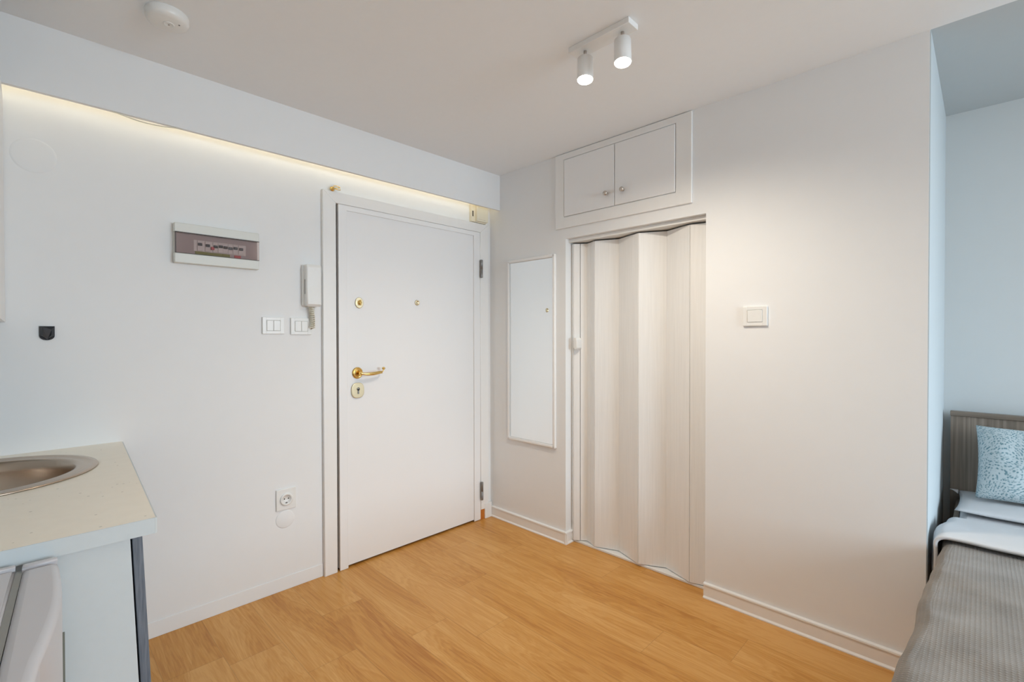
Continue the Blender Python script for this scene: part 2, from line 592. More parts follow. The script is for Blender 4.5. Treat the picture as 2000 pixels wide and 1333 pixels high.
w = MB()
w.box(0, 0.16, OPY1, 0, 0, H)
w.box(0, 0.16, OPY0, OPY1, OPZ, H)
w.box(0, XE, YEND, OPY0, 0, H)
struct(w.build('wall_right', WALL), 'white painted wall with the folding door', 'wall')
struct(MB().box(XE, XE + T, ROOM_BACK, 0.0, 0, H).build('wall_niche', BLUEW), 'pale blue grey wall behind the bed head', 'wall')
struct(MB().box(0.003, XE, YEND - 0.003, YEND, 0, H).build('wall_return', BLUE_DIM), 'narrow blue grey return wall beside the bed', 'wall')
struct(MB().box(XL - T, XL, ROOM_BACK, 0.0, 0, H).build('wall_left', WALL), 'white wall along the kitchen units', 'wall')
w = MB()
x0, x1, z0, z1 = WIN
w.box(XL - T, x0, ROOM_BACK - T, ROOM_BACK, 0, H)
w.box(x1, XE + T, ROOM_BACK - T, ROOM_BACK, 0, H)
w.box(x0, x1, ROOM_BACK - T, ROOM_BACK, 0, z0)
w.box(x0, x1, ROOM_BACK - T, ROOM_BACK, z1, H)
struct(w.build('wall_back', WALL), 'white wall with the window behind the viewer', 'wall')
win = thing('window_1', ((x0 + x1) / 2, ROOM_BACK - 0.06, z0), 'wide white framed window behind the viewer', 'window', kind='structure')
f = MB()
for a, b in ((x0, x0 + 0.06), (x1 - 0.06, x1), ((x0 + x1) / 2 - 0.04, (x0 + x1) / 2 + 0.04)):
    f.box(a, b, ROOM_BACK - 0.09, ROOM_BACK - 0.03, z0, z1)
f.box(x0 + 0.06, x1 - 0.06, ROOM_BACK - 0.088, ROOM_BACK - 0.032, z0, z0 + 0.07)
f.box(x0 + 0.06, x1 - 0.06, ROOM_BACK - 0.088, ROOM_BACK - 0.032, z1 - 0.07, z1)
f.build('window_frame', TRIM, win)
MB().box(x0 + 0.05, x1 - 0.05, ROOM_BACK - 0.063, ROOM_BACK - 0.057, z0 + 0.05, z1 - 0.05).build('pane', PANE, win)

# pelmet (dropped panel) along the entrance wall that hides the light strip
PY, PZ = -0.0997, 2.104
struct(MB().box(XL, 0.0, PY, PY + 0.018, PZ, H).build('trim_1', WALL), 'dropped white pelmet board under the ceiling', 'pelmet')

# skirting of the right wall: board, rounded top bead and a white sealant line at the floor
def skirting(mb, pts, zt, closed_sides=True):
    for (ax, ay), (bx, by) in zip(pts, pts[1:]):
        d = Vector((bx - ax, by - ay, 0)).normalized()
        n = Vector((d.y, -d.x, 0))                # to the room side
        prof = [(0, 0), (0.016, 0), (0.016, 0.005), (0.010, 0.012), (0.010, zt - 0.008), (0.014, zt - 0.006), (0.013, zt), (0.004, zt + 0.003), (0, zt + 0.003)]
        A = [Vector((ax, ay, 0)) + n * p + Vector((0, 0, z)) for p, z in prof]
        B = [Vector((bx, by, 0)) + n * p + Vector((0, 0, z)) for p, z in prof]
        k = len(prof)
        vs_, fs = mb._new(A + B, [tuple(range(k)), tuple(range(2 * k - 1, k - 1, -1))] + [(i, i + k, (i + 1) % k + k, (i + 1) % k) for i in range(k)])
        bmesh.ops.recalc_face_normals(mb.bm, faces=fs)
    return mb

s = skirting(MB(), [(0, -0.008), (0, OPY1 - 0.0155)], 0.070)
skirting(s, [(0.0 - 0.0155, OPY1), (0.085, OPY1)], 0.070)
struct(s.build('baseboard_right', TRIM), 'white skirting below the mirror', 'skirting')
s = skirting(MB(), [(0, OPY0 + 0.004), (0, YEND)], 0.070)
struct(s.build('baseboard_end', TRIM), 'white skirting right of the folding door', 'skirting')
s = MB().box(XL, -1.192, -0.004, 0, 0, 0.066, 0.0015)
struct(s.build('baseboard_front', WALL), 'flush white skirting left of the entrance door', 'skirting')

# ================================================================== ENTRANCE DOOR
d1 = thing('door_1', ((DX0 + DX1) / 2, 0, 0), 'white flush entrance door with brass fittings in a white frame', 'door', kind='structure')
f = MB()
f.prism([(-1.191, 0), (-1.121, 0), (-1.121, 1.951), (-1.191, 2.010)], 'y', -0.022, 0.0, 0.003)
f.prism([(-1.191, 2.010), (-1.121, 1.951), (-0.108, 1.951), (-0.036, 2.010)], 'y', -0.022, 0.0, 0.003)
f.prism([(-0.108, 1.951), (-0.036, 2.010), (-0.036, 0.068), (-0.108, 0.068)][::-1], 'y', -0.022, 0.0, 0.003)
f.box(-0.074, -0.012, -0.026, 0, 0, 0.102, 0.002)
f.build('door_frame', TRIM, d1)
MB().box(-0.112, -0.0745, -0.019, 0.0, 0.0, 0.0675).build('bare_wood_end', RAWWOOD, d1, 'bare orange wood at the foot of the frame')
leaf = MB()
leaf.box(-1.1075, -0.1085, -0.0125, 0.035, 0.013, 1.9505)
leaf = leaf.build('door_leaf', DOORW, d1)
rim = MB()
rim.prism([(-1.1075, 0.001), (-1.060, 0.001), (-1.060, 1.922), (-0.165, 1.922), (-0.165, 0.003), (-0.1088, 0.003), (-0.1088, 1.9503), (-1.1075, 1.9503)], 'y', -0.020, -0.0123, 0.0025)
rim.build('leaf_rim', DOORW, leaf)
MB().box(DX0, DX1, 0.01, 0.13, 0.0002, 0.004).build('sill_shadow', DARK, d1, 'dark strip as shadow under the door')  # near-black strip put in as the shadow under the leaf

MB().box(-1.1208, -1.1078, 0.004, 0.012, 0.004, 1.9505).build('door_gap_strip', DARK, d1, 'dark strip as shade in the gap on the lock side')  # near-black strip imitates the shade in the gap, no real seal
YF = -0.0125                              # face of the leaf
hd = MB()
hd.lathe([(0, 0.009), (0.013, 0.009), (0.0145, 0.011), (0.016, 0.009), (0.0165, 0.0055), (0.023, 0.0055), (0.0245, 0.0075), (0.027, 0.0065), (0.031, 0.0025), (0.032, 0.0), (0, 0.0)], (-1.000, YF, 1.050), (0, -1, 0), 36)
hd.lathe([(0.0, 0.0525), (0.006, 0.052), (0.0085, 0.048), (0.0085, 0.040), (0.0075, 0.009), (0, 0.009)], (-1.000, YF, 1.050), (0, -1, 0), 20)
pts = []
for i in range(25):
    t = i / 24
    pts.append((-1.004 + 0.126 * t, YF - 0.046 - 0.006 * math.sin(math.pi * t), 1.050 - 0.005 * math.sin(math.pi * min(1, t * 1.15)) - 0.001 + 0.001 * t * t))
for i in range(1, 9):
    a = i / 8
    pts.append((-0.878 + 0.011 * math.sin(a * 1.9), YF - 0.046, 1.050 + 0.017 * a))
hd.tube(pts, 0.0072, 12, lambda t: 0.75 + 0.5 * math.sin(math.pi * min(1, t * 1.05)) if t < 0.78 else 0.45)
hd.lathe([(0, -0.010), (0.006, -0.008), (0.0085, 0), (0.006, 0.008), (0, 0.010)], (-0.867, YF - 0.046, 1.071), (0, -1, 0), 16)
hd.build('lever_handle', BRASS, leaf, 'polished brass lever handle')
k = MB()
oval = []
for i in range(28):
    a = 2 * math.pi * i / 28
    oval.append((-1.001 + 0.037 * math.copysign(abs(math.cos(a)) ** 0.75, math.cos(a)), 0.955 + 0.042 * math.copysign(abs(math.sin(a)) ** 0.75, math.sin(a))))
k.prism(oval, 'y', YF - 0.009, YF, 0.003)
key = k.build('key_escutcheon', BRASSL, leaf, 'pale brass key plate')
k = MB()
k.lathe([(0, 0.0035), (0.0085, 0.0035), (0.0085, 0), (0, 0)], (-1.000, YF - 0.0085, 0.963), (0, -1, 0), 16)
k.box(-1.004, -0.996, YF - 0.012, YF - 0.0085, 0.936, 0.962)
k.build('key_slot', HINGE, key)
k = MB()
oval2 = [(-0.989 + 0.024 * math.cos(2 * math.pi * i / 28), 1.433 + 0.030 * math.sin(2 * math.pi * i / 28)) for i in range(28)]
k.prism(oval2, 'y', YF - 0.007, YF, 0.003)
up_lock = k.build('upper_lock', BRASSL, leaf, 'small oval brass lock plate')
k = MB()
k.lathe([(0, 0.016), (0.009, 0.014), (0.011, 0.006), (0.012, 0)], (-0.990, YF - 0.006, 1.434), (0, -1, 0), 18)
k.box(-0.993, -0.987, YF - 0.026, YF - 0.006, 1.419, 1.448, 0.0015)
k.build('turn_knob', BRASS, up_lock)
MB().lathe([(0, 0.004), (0.009, 0.004), (0.010, 0.007), (0.015, 0.006), (0.017, 0.0), (0, 0)], (-0.612, YF, 1.452), (0, -1, 0), 24).build('peephole', BRASSL, leaf, 'round brass door viewer')
for (za, zb) in ((1.643, 1.766), (0.137, 0.262)):
    h = MB()
    zm = za + (zb - za) * 0.48
    h.lathe([(0, za), (0.0085, za + 0.002), (0.0095, za + 0.004), (0.0095, zm - 0.0008), (0.007, zm), (0.0095, zm + 0.0008), (0.0095, zb - 0.004), (0.0085, zb - 0.002), (0, zb)], (-0.109, -0.0325, 0), (0, 0, 1), 16)
    h.build('hinge', HINGE, d1, 'grey steel hinge barrel')

# brass hook on the frame's top corner
t = thing('brass_hook', (-1.128, -0.02, 2.012), 'small brass hook on top corner of entrance door frame', 'hook')
MB().lathe([(0, 0.010), (0.005, 0.010), (0.007, 0.007), (0.012, 0.004), (0.013, 0)], (-1.140, -0.0195, 2.020), (0, -1, 0), 18).build('hook_base', BRASS, t)
pts = []
for i in range(26):
    a = -2.6 + i / 25 * 5.0
    pts.append((-1.122 + 0.021 * math.cos(a + 3.14), -0.040 - 0.007 * math.sin(a), 2.025 + 0.011 * math.sin(a + 3.14)))
MB().tube([(-1.140, -0.026, 2.020)] + pts, 0.0024, 8).build('hook_ring', BRASS, t)

# ================================================================== THINGS ON THE ENTRANCE WALL
# distribution box
bx0, bx1, bz0, bz1, by = -1.829, -1.500, 1.562, 1.731, -0.034
t = thing('distribution_box', ((bx0 + bx1) / 2, 0, bz0), 'long grey fuse box with smoked window on white wall', 'fuse box')
wz0, wz1 = 1.604, 1.692
f = MB()
f.box(bx0, bx1, by, 0, bz0, wz0, 0.003)
f.box(bx0, bx1, by, 0, wz1, bz1, 0.003)
f.box(bx0 + 0.001, bx1 - 0.001, by + 0.022, -0.0005, wz0 - 0.004, wz1 + 0.004)
f.build('housing', BOXPL, t)
f = MB()
f.box(bx0 + 0.004, bx1 - 0.004, by + 0.018, by + 0.0225, wz0, wz1)
f.build('inner_plate', MAUVE, t)
ax0, ax1 = -1.757, -1.553
f = MB()
f.box(ax0, ax1, by + 0.0165, by + 0.0185, 1.621, 1.668)
rowp = f.build('breaker_row', PLAST, t)
xs = [-1.735, -1.706, -1.676, -1.656, -1.637, -1.617, -1.597, -1.574]
for i, xx in enumerate(xs):
    b_ = MB().box(xx - 0.0098, xx + 0.0098, by + 0.012, by + 0.0170, 1.623, 1.666, 0.001).build('circuit_breaker', PLAST, t)
    zt = 1.650 - 0.0015 * (i % 3)
    MB().box(xx - 0.008, xx + 0.008, by + 0.006, by + 0.0125, zt - 0.006, zt + 0.006, 0.0015).build('toggle', BLACK, b_)
MB().box(-1.6935, -1.681, by + 0.007, by + 0.0175, 1.632, 1.645, 0.001).build('indicator_lamp', RED, t)
MB().box(-1.752, -1.618, by + 0.0155, by + 0.0175, 1.608, 1.620).build('label_strip', GREENL, t)
MB().box(-1.600, -1.574, by + 0.0145, by + 0.0175, 1.605, 1.619).build('warning_label', RED, t)
f = MB().box(bx0 + 0.003, bx1 - 0.001, by - 0.001, by + 0.002, wz0 + 0.0005, wz1 - 0.0005)
f.build('smoked_cover', SMOKE, t, 'brown tinted see-through flap')
f = MB()
f.box(bx0 + 0.002, bx1, by - 0.0016, by + 0.003, wz1 - 0.0022, wz1 + 0.0004)
f.box(bx0 + 0.002, bx1, by - 0.0016, by + 0.003, wz0 - 0.0004, wz0 + 0.0012)
f.box(bx0 + 0.002, bx0 + 0.0055, by - 0.0016, by + 0.003, wz0, wz1)
f.build('cover_edge_shade', mat('dark_brown_edge_shade', (0.07, 0.05, 0.045), 0.5), t)  # brown outline of the flap, gap shading put into its colour

# intercom handset with coiled cord
t = thing('intercom_handset', (-1.25, 0, 1.400), 'white intercom handset hanging on wall beside door frame', 'intercom')
MB().box(-1.296, -1.214, -0.022, 0, 1.402, 1.610, 0.008, 3).build('wall_base', PLAST, t)
f = MB()
prof = [(0.0, 1.404), (-0.040, 1.400), (-0.052, 1.412), (-0.049, 1.500), (-0.052, 1.596), (-0.044, 1.611), (0.0, 1.611)]
f.prism([(y_ - 0.004 if y_ < 0 else -0.018, z_) for y_, z_ in prof], 'x', -1.289, -1.213, 0.007)
hs = f.build('handset', PLAST, t)
MB().box(-1.2905, -1.2885, -0.036, -0.031, 1.462, 1.535).build('side_slot', HINGE, hs)
pts = []
for i in range(260):
    q = i / 259
    a = q * 2 * math.pi * 12
    cx = -1.262 + 0.014 * math.sin(q * 2.6)
    cz = 1.404 - 0.112 * q
    tilt = 0.5 * math.sin(q * 6)
    pts.append((cx + 0.0105 * math.cos(a), -0.024 + 0.0105 * math.sin(a), cz + 0.004 * math.cos(a) * tilt))
back = []
for i in range(240):
    q = i / 239
    a = q * 2 * math.pi * 11
    back.append((-1.243 - 0.006 * math.sin(q * 3) + 0.0095 * math.cos(a), -0.020 + 0.0095 * math.sin(a), 1.294 + 0.112 * q))
MB().tube(pts, 0.0021, 6).tube(back, 0.0021, 6).tube([pts[-1], (-1.255, -0.022, 1.287), back[0]], 0.0021, 6).build('coiled_cord', CORDM, t, 'ivory coiled cord')


def switch(loc, axis, nrock, wpl, hpl, label):
    """Flush wall switch: raised frame and rockers. axis 'y' = on the entrance wall, 'x' = on the right wall."""
    t = thing('light_switch', loc, label, 'light switch', 'white wall switches')
    X, Y, Z = loc

    def bx(mb, a0, a1, d0, d1, z0_, z1_, bev):
        if axis == 'y':
            mb.box(X + a0, X + a1, Y - d1, Y - d0, Z + z0_, Z + z1_, bev)
        else:
            mb.box(X - d1, X - d0, Y + a0, Y + a1, Z + z0_, Z + z1_, bev)
        return mb
    hw = wpl / 2
    f = MB()
    iw, ih = wpl * 0.31, hpl * 0.31
    zc = hpl / 2
    bx(f, -hw, -iw, 0, 0.010, 0, hpl, 0.002)
    bx(f, iw, hw, 0, 0.010, 0, hpl, 0.002)
    bx(f, -iw - 0.002, iw + 0.002, 0, 0.0098, 0, zc - ih, 0.002)
    bx(f, -iw - 0.002, iw + 0.002, 0, 0.0098, zc + ih, hpl, 0.002)
    bx(f, -iw - 0.001, iw + 0.001, 0, 0.0055, zc - ih - 0.001, zc + ih + 0.001, 0)
    f.build('switch_frame', PLAST, t)
    for i in range(nrock):
        a0 = -iw + 0.0008 + 2 * iw * i / nrock
        a1 = -iw - 0.0008 + 2 * iw * (i + 1) / nrock
        r = MB()
        bx(r, a0, a1, 0.004, 0.0118, zc - ih + 0.0008, zc + ih - 0.0008, 0.0012)
        r.build('rocker', PLAST, t)
    return t


switch((-1.4305, 0, 1.262), 'y', 2, 0.100, 0.081, 'white double rocker switch on wall under the fuse box')
switch((-1.2985, 0, 1.259), 'y', 2, 0.102, 0.083, 'white double rocker switch partly behind the coiled intercom cord')
switch((0, -1.727, 1.293), 'x', 1, 0.101, 0.087, 'white single rocker switch alone on wall right of folding door')

# wall socket
t = thing('wall_socket', (-1.377, 0, 0.390), 'white round power socket low on wall left of door', 'socket')
cx, cz = -1.376, 0.449
f = MB()
f.box(cx - 0.047, cx + 0.047, -0.008, 0, cz - 0.052, cz + 0.052, 0.003)
f.build('socket_plate', PLAST, t)
f = MB()
f.lathe([(0.030, 0.0), (0.030, 0.0135), (0.026, 0.0145), (0.0205, 0.0145), (0.0200, 0.0090), (0, 0.0088)], (cx, -0.0005, cz), (0, -1, 0), 36)
ins = f.build('socket_insert', PLAST, t)
for dx in (-0.0095, 0.0095):
    MB().lathe([(0, 0.0008), (0.0030, 0.0008), (0.0030, 0)], (cx + dx, -0.0093, cz + 0.003), (0, -1, 0), 12).build('pin_hole', DARK, ins)
MB().box(cx - 0.004, cx + 0.004, -0.013, -0.0093, cz - 0.020, cz - 0.013, 0.001).build('earth_clip', HINGE, ins)

# painted-over round covers
c1 = MB().lathe([(0, 0.0030), (0.040, 0.0030), (0.043, 0.0018), (0.0445, 0)], (-1.380, 0, 0.350), (0, -1, 0), 40).build('junction_cover', WALL)
tag(c1, 'round painted-over junction cover just below the wall socket', 'cover', 'painted-over round junction covers')
c2 = MB().lathe([(0, 0.0018), (0.054, 0.0018), (0.060, 0.0008), (0.0615, 0)], (-2.243, 0, 1.905), (0, -1, 0), 40).build('junction_cover', WALL)
tag(c2, 'round painted-over junction cover high on wall above black hook', 'cover', 'painted-over round junction covers')

# black adhesive hook
t = thing('wall_hook', (-2.214, 0, 1.237), 'small black shield-shaped hook stuck on white wall', 'hook')
f = MB()
out = [(-2.2345, 1.289), (-2.1935, 1.289), (-2.1935, 1.254)] + [(-2.214 + 0.0205 * math.cos(a), 1.254 - 0.0165 * math.sin(a)) for a in [math.pi * i / 12 for i in range(1, 12)]] + [(-2.2345, 1.254)]
f.prism(out, 'y', -0.006, 0, 0.001)
f.build('back_plate', BLACK, t)
f = MB()
A = [Vector((-2.2335, -0.006, 1.288)), Vector((-2.1945, -0.006, 1.288)), Vector((-2.1945, -0.006, 1.254)), Vector((-2.214, -0.006, 1.238)), Vector((-2.2335, -0.006, 1.254))]
B = [Vector((-2.226, -0.019, 1.286)), Vector((-2.202, -0.016, 1.276)), Vector((-2.203, -0.018, 1.256)), Vector((-2.213, -0.013, 1.243)), Vector((-2.225, -0.019, 1.256))]
vs_, fs = f._new(A + B, [(0, 1, 2, 3, 4), (9, 8, 7, 6, 5)] + [(i, i + 5, (i + 1) % 5 + 5, (i + 1) % 5) for i in range(5)])
bmesh.ops.recalc_face_normals(f.bm, faces=fs)
f.build('hook_body', BLACK, t)

# ivory chime box above the frame
t = thing('door_chime', (-0.122, 0, 2.013), 'ivory door chime box above the frame tucked under the pelmet', 'door chime')
f = MB().box(-0.158, -0.058, -0.046, -0.004, 2.018, 2.150, 0.004)
f.build('chime_cover', IVORY, t)
f = MB().box(-0.188, -0.056, -0.024, 0, 2.013, 2.150, 0.003)
ch = f.build('chime_back', IVORY, t)
MB().box(-0.181, -0.172, -0.0255, -0.022, 2.048, 2.085, 0.001).build('sound_slot', DARK, ch)
f = MB()
for i in range(7):
    f.lathe([(0, 0.0006), (0.0016, 0.0006), (0.0016, 0)], (-0.152 + 0.011 * i, -0.046, 2.030), (0, -1, 0), 8)
f.build('vent_dots', HINGE, t)

# warm light strip hidden behind the pelmet, sagging out at one place
t = thing('led_strip', (-1.2, -0.04, 2.2), 'warm glowing light strip hidden behind the dropped pelmet', 'light strip')
MB().box(XL + 0.06, -0.03, PY + 0.0182, PY + 0.0222, 2.185, 2.197).build('lit_tape', LED, t)
pts = []
for i in range(41):
    q = i / 40
    xx = -2.06 + 0.27 * q
    pts.append((xx, PY + 0.006, PZ + 0.004 - 0.0165 * math.sin(math.pi * q) ** 1.3))
MB().tube(pts, 0.0022, 6).build('hanging_wire', CORDM, t, 'thin wire sagging below the pelmet')

# ================================================================== CEILING THINGS
t = thing('smoke_detector', (-1.925, -0.475, H), 'round white smoke detector on ceiling', 'smoke detector')
cx, cy = -1.925, -0.478
MB().lathe([(0.060, 0.0), (0.062, 0.004), (0.062, 0.020), (0.058, 0.029), (0.048, 0.0335), (0, 0.0345)], (cx, cy, H), (0, 0, -1), 48).build('detector_body', PLAST, t)
MB().lathe([(0.016, 0.0325), (0.016, 0.0365), (0.0145, 0.0372), (0.0128, 0.0363), (0, 0.0361)], (cx + 0.004, cy - 0.004, H), (0, 0, -1), 24).build('test_button', PLAST, t)
MB().lathe([(0, 0.0371), (0.0022, 0.0371), (0.0022, 0.034)], (cx + 0.004, cy - 0.004, H), (0, 0, -1), 8).build('sensor_dot', HINGE, t)
MB().lathe([(0, 0.0353), (0.0026, 0.0353), (0.0026, 0.034)], (cx + 0.030, cy - 0.022, H), (0, 0, -1), 8).build('sensor_dot', HINGE, t)

t = thing('ceiling_spotlight', (-0.79, -1.45, H), 'white two-head ceiling spotlight bar with both lamps lit', 'spotlight')
MB().box(-0.821, -0.758, -1.581, -1.322, H - 0.020, H, 0.002).build('ceiling_plate', LAMPW, t)
for yy in (-1.376, -1.536):
    c = Vector((-0.787, yy, H - 0.018))
    ax = Vector((-0.13, -0.09, -1)).normalized()
    st = MB().lathe([(0.0062, 0), (0.0062, 0.034), (0, 0.034)], c, ax, 16).build('stem', NICK, t, 'satin nickel stem')
    hh = MB()
    hh.lathe([(0, 0.030), (0.020, 0.030), (0.0290, 0.036), (0.0300, 0.120), (0.0290, 0.1215), (0.0282, 0.117), (0, 0.117)], c, ax, 32)
    head = hh.build('lamp_head', LAMPW, t)
    MB().lathe([(0.0281, 0.1175), (0.0281, 0.1205), (0, 0.1212)], c, ax, 28).build('lamp_face', BULB, head, 'glowing lamp face')
    d = bpy.data.lights.new('spot_beam', 'SPOT')
    d.energy = 25.5
    d.color = (1.0, 0.89, 0.74)
    d.spot_size = R(156)
    d.spot_blend = 1.0
    d.shadow_soft_size = 0.024
    lo = bpy.data.objects.new('spot_beam', d)
    COL.objects.link(lo)
    lo.parent = head
    lo.location = c + ax * 0.135 - wloc(head)
    lo.rotation_euler = Vector((0.10, 0.02, -1)).to_track_quat('-Z', 'Y').to_euler()

# ================================================================== RIGHT WALL
# mirror
my0, my1, mz0, mz1 = -0.595, -0.184, 0.563, 1.750
t = thing('wall_mirror', (0, (my0 + my1) / 2, mz0), 'tall narrow mirror in thin white frame on right wall', 'mirror')
f = MB()
fwid = 0.020
for a, b, c_, d_ in ((my0, my0 + fwid, mz0, mz1), (my1 - fwid, my1, mz0, mz1)):
    f.box(-0.020, 0, a, b, c_, d_, 0.006, 3)
f.box(-0.020, 0, my0 + 0.004, my1 - 0.004, mz0, mz0 + fwid, 0.006, 3)
f.box(-0.020, 0, my0 + 0.004, my1 - 0.004, mz1 - fwid, mz1, 0.006, 3)
f.build('mirror_frame', TRIM, t)
MB().box(-0.009, -0.001, my0 + 0.012, my1 - 0.012, mz0 + 0.012, mz1 - 0.012).build('mirror_glass', MIRROR, t)

# cupboard above the folding door
t = thing('overhead_cupboard', (0, -1.02, 1.893), 'white built-in cupboard with two doors above the folding door', 'cupboard')
cy0, cy1, cz0, cz1 = -1.441, -0.594, 1.893, 2.336
dy0, dy1, dz0, dz1 = -1.360, -0.660, 1.959, 2.300
f = MB()
f.box(-0.012, 0, cy0, dy0, cz0, cz1, 0.003)
f.box(-0.012, 0, dy1, cy1, cz0, cz1, 0.003)
f.box(-0.0118, 0, dy0 - 0.004, dy1 + 0.004, cz0, dz0, 0.003)
f.box(-0.0118, 0, dy0 - 0.004, dy1 + 0.004, dz1, cz1, 0.003)
f.box(-0.003, 0, dy0, dy1, dz0, dz1)
f.build('cupboard_frame', TRIM, t)
ymid = -1.010
for a, b, ky in ((dy0 + 0.003, ymid - 0.002, -1.068), (ymid + 0.002, dy1 - 0.003, -0.965)):
    dd = MB().box(-0.014, -0.002, a, b, dz0 + 0.003, dz1 - 0.003, 0.003).build('cupboard_door', DOORW, t)
    MB().lathe([(0.006, 0), (0.005, 0.010), (0.007, 0.016), (0.0125, 0.019), (0.0130, 0.025), (0.010, 0.029), (0, 0.030)], (-0.0138, ky, 2.033), (-1, 0, 0), 20).build('knob', KNOB, dd, 'small brushed nickel knob')

# folding door
d2 = thing('door_2', (0.08, (OPY0 + OPY1) / 2, 0), 'white woodgrain folding door pulled across the bathroom opening', 'folding door', kind='structure')
tr_ = MB()
tr_.box(0.030, 0.150, OPY0, OPY1, 1.811, OPZ - 0.0005, 0.001)
tr_.build('top_track', PLAST, d2)
MB().prism([(0.060, OPY1), (0.060, -0.80), (0.060, OPY0), (0.155, OPY0), (0.155, OPY1)], 'z', 0.0, 0.012, 0.002).build('threshold', PLAST, d2)
zig = [(-0.667, 0.062), (-0.688, 0.048), (-0.720, 0.070), (-0.752, 0.098), (-0.792, 0.082), (-0.832, 0.060), (-0.962, 0.114), (-1.122, 0.048), (-1.252, 0.114), (-1.405, 0.055), (-1.478, 0.075), (-1.504, 0.078)]
pz0, pz1 = 0.016, 1.803
for (ya, xa), (yb, xb) in zip(zig, zig[1:]):
    g = 0.0012
    dv = Vector((xb - xa, yb - ya)).normalized()
    nn = Vector((-dv.y, dv.x))
    th = 0.0032
    a = Vector((xa, ya)) + dv * g
    b = Vector((xb, yb)) - dv * g
    length = (b - a).length
    outl = []
    cuts = [0, 1]
    if length > 0.1:
        cuts = [0, 0.12, 0.127, 0.134, 0.866, 0.873, 0.88, 1]
    front = []
    for q in cuts:
        dep = th - (0.0022 if q in (0.127, 0.873) else 0)
        front.append(a.lerp(b, q) + nn * dep)
    poly = front + [a.lerp(b, q) - nn * th for q in cuts[::-1]]
    MB().prism([(p_.x, p_.y) for p_ in poly], 'z', pz0, pz1).build('door_slat', PVC, d2)
f = MB()
f.prism([(-0.706, 1.180), (-0.706, 1.228), (-0.714, 1.240), (-0.724, 1.240), (-0.732, 1.228), (-0.732, 1.180), (-0.724, 1.168), (-0.714, 1.168)], 'x', 0.020, 0.066, 0.004)
f.build('pull_handle', PLAST, d2, 'small white pull handle')

# ================================================================== KITCHEN CORNER
# worktop with a round hole for the sink
SXC, SYC, SR = -2.385, -0.345, 0.262
t = thing('kitchen_worktop', (-2.33, -0.55, 0.797), 'cream speckled worktop with white front edge around the sink', 'worktop')
f = MB()
outer = [(-2.003, 0.0), (-2.0035, -0.012), (-2.0615, -1.085), (-2.6295, -1.088), (-2.6295, 0.0)]
# ring of quads between the hole and the outline
def ray_hit(cx, cy, a, poly):
    best = None
    dx, dy = math.cos(a), math.sin(a)
    n = len(poly)
    for i in range(n):
        x1_, y1_ = poly[i]; x2_, y2_ = poly[(i + 1) % n]
        ex, ey = x2_ - x1_, y2_ - y1_
        den = dx * ey - dy * ex
        if abs(den) < 1e-12:
            continue
        tt = ((x1_ - cx) * ey - (y1_ - cy) * ex) / den
        uu = ((x1_ - cx) * dy - (y1_ - cy) * dx) / den
        if tt > 0 and -1e-9 <= uu <= 1 + 1e-9 and (best is None or tt < best):
            best = tt
    return (cx + dx * best, cy + dy * best)
angs = sorted([2 * math.pi * i / 48 for i in range(48)] + [math.atan2(py - SYC, px - SXC) % (2 * math.pi) for px, py in outer])
HR = 0.245
rings = {}
for zz in (0.797, 0.8325):
    rings[zz] = ([f.bm.verts.new((SXC + HR * math.cos(a), SYC + HR * math.sin(a), zz)) for a in angs],
                 [f.bm.verts.new((*ray_hit(SXC, SYC, a, outer), zz)) for a in angs])
n = len(angs)
fs = []
for i in range(n):
    j = (i + 1) % n
    (li, lo_), (ui, uo) = rings[0.797], rings[0.8325]
    for q in ((ui[i], uo[i], uo[j], ui[j]), (li[j], lo_[j], lo_[i], li[i]), (lo_[i], lo_[j], uo[j], uo[i]), (li[j], li[i], ui[i], ui[j])):
        fs.append(f.bm.faces.new(q))
bmesh.ops.recalc_face_normals(f.bm, faces=fs)
f.build('worktop_slab', TOPM, t)
f = MB()
f.prism([(-2.6295, -1.0882), (-2.6295, -1.0910), (-2.0630, -1.0885), (-2.0618, -1.0857)], 'z', 0.7968, 0.8325)
f.prism([(-2.0032, -0.012), (-2.0614, -1.0855), (-2.0628, -1.0885), (-2.0590, -1.0865), (-2.0008, -0.012)], 'z', 0.7968, 0.8325)
f.build('edge_band', PANELW, t, 'bluish white edge band')

# round sink
t = thing('kitchen_sink', (SXC, SYC, 0.66), 'round steel sink set into the cream worktop', 'sink')
f = MB()
f.lathe([(0.276, 0.833), (0.278, 0.8345), (0.276, 0.8372), (0.262, 0.8382), (0.256, 0.8352), (0.246, 0.8346), (0.240, 0.8362), (0.226, 0.8352), (0.220, 0.830), (0.217, 0.80), (0.204, 0.69), (0.170, 0.672), (0.05, 0.666), (0.03, 0.664), (0, 0.664)],
        (SXC + 0.005, SYC, 0), (0, 0, 1), 72)
f.build('bowl', STEEL, t)
MB().lathe([(0.036, 0.667), (0.036, 0.670), (0.030, 0.6705), (0.012, 0.668), (0, 0.668)], (SXC, SYC, 0), (0, 0, 1), 32).build('drain', NICK, t)

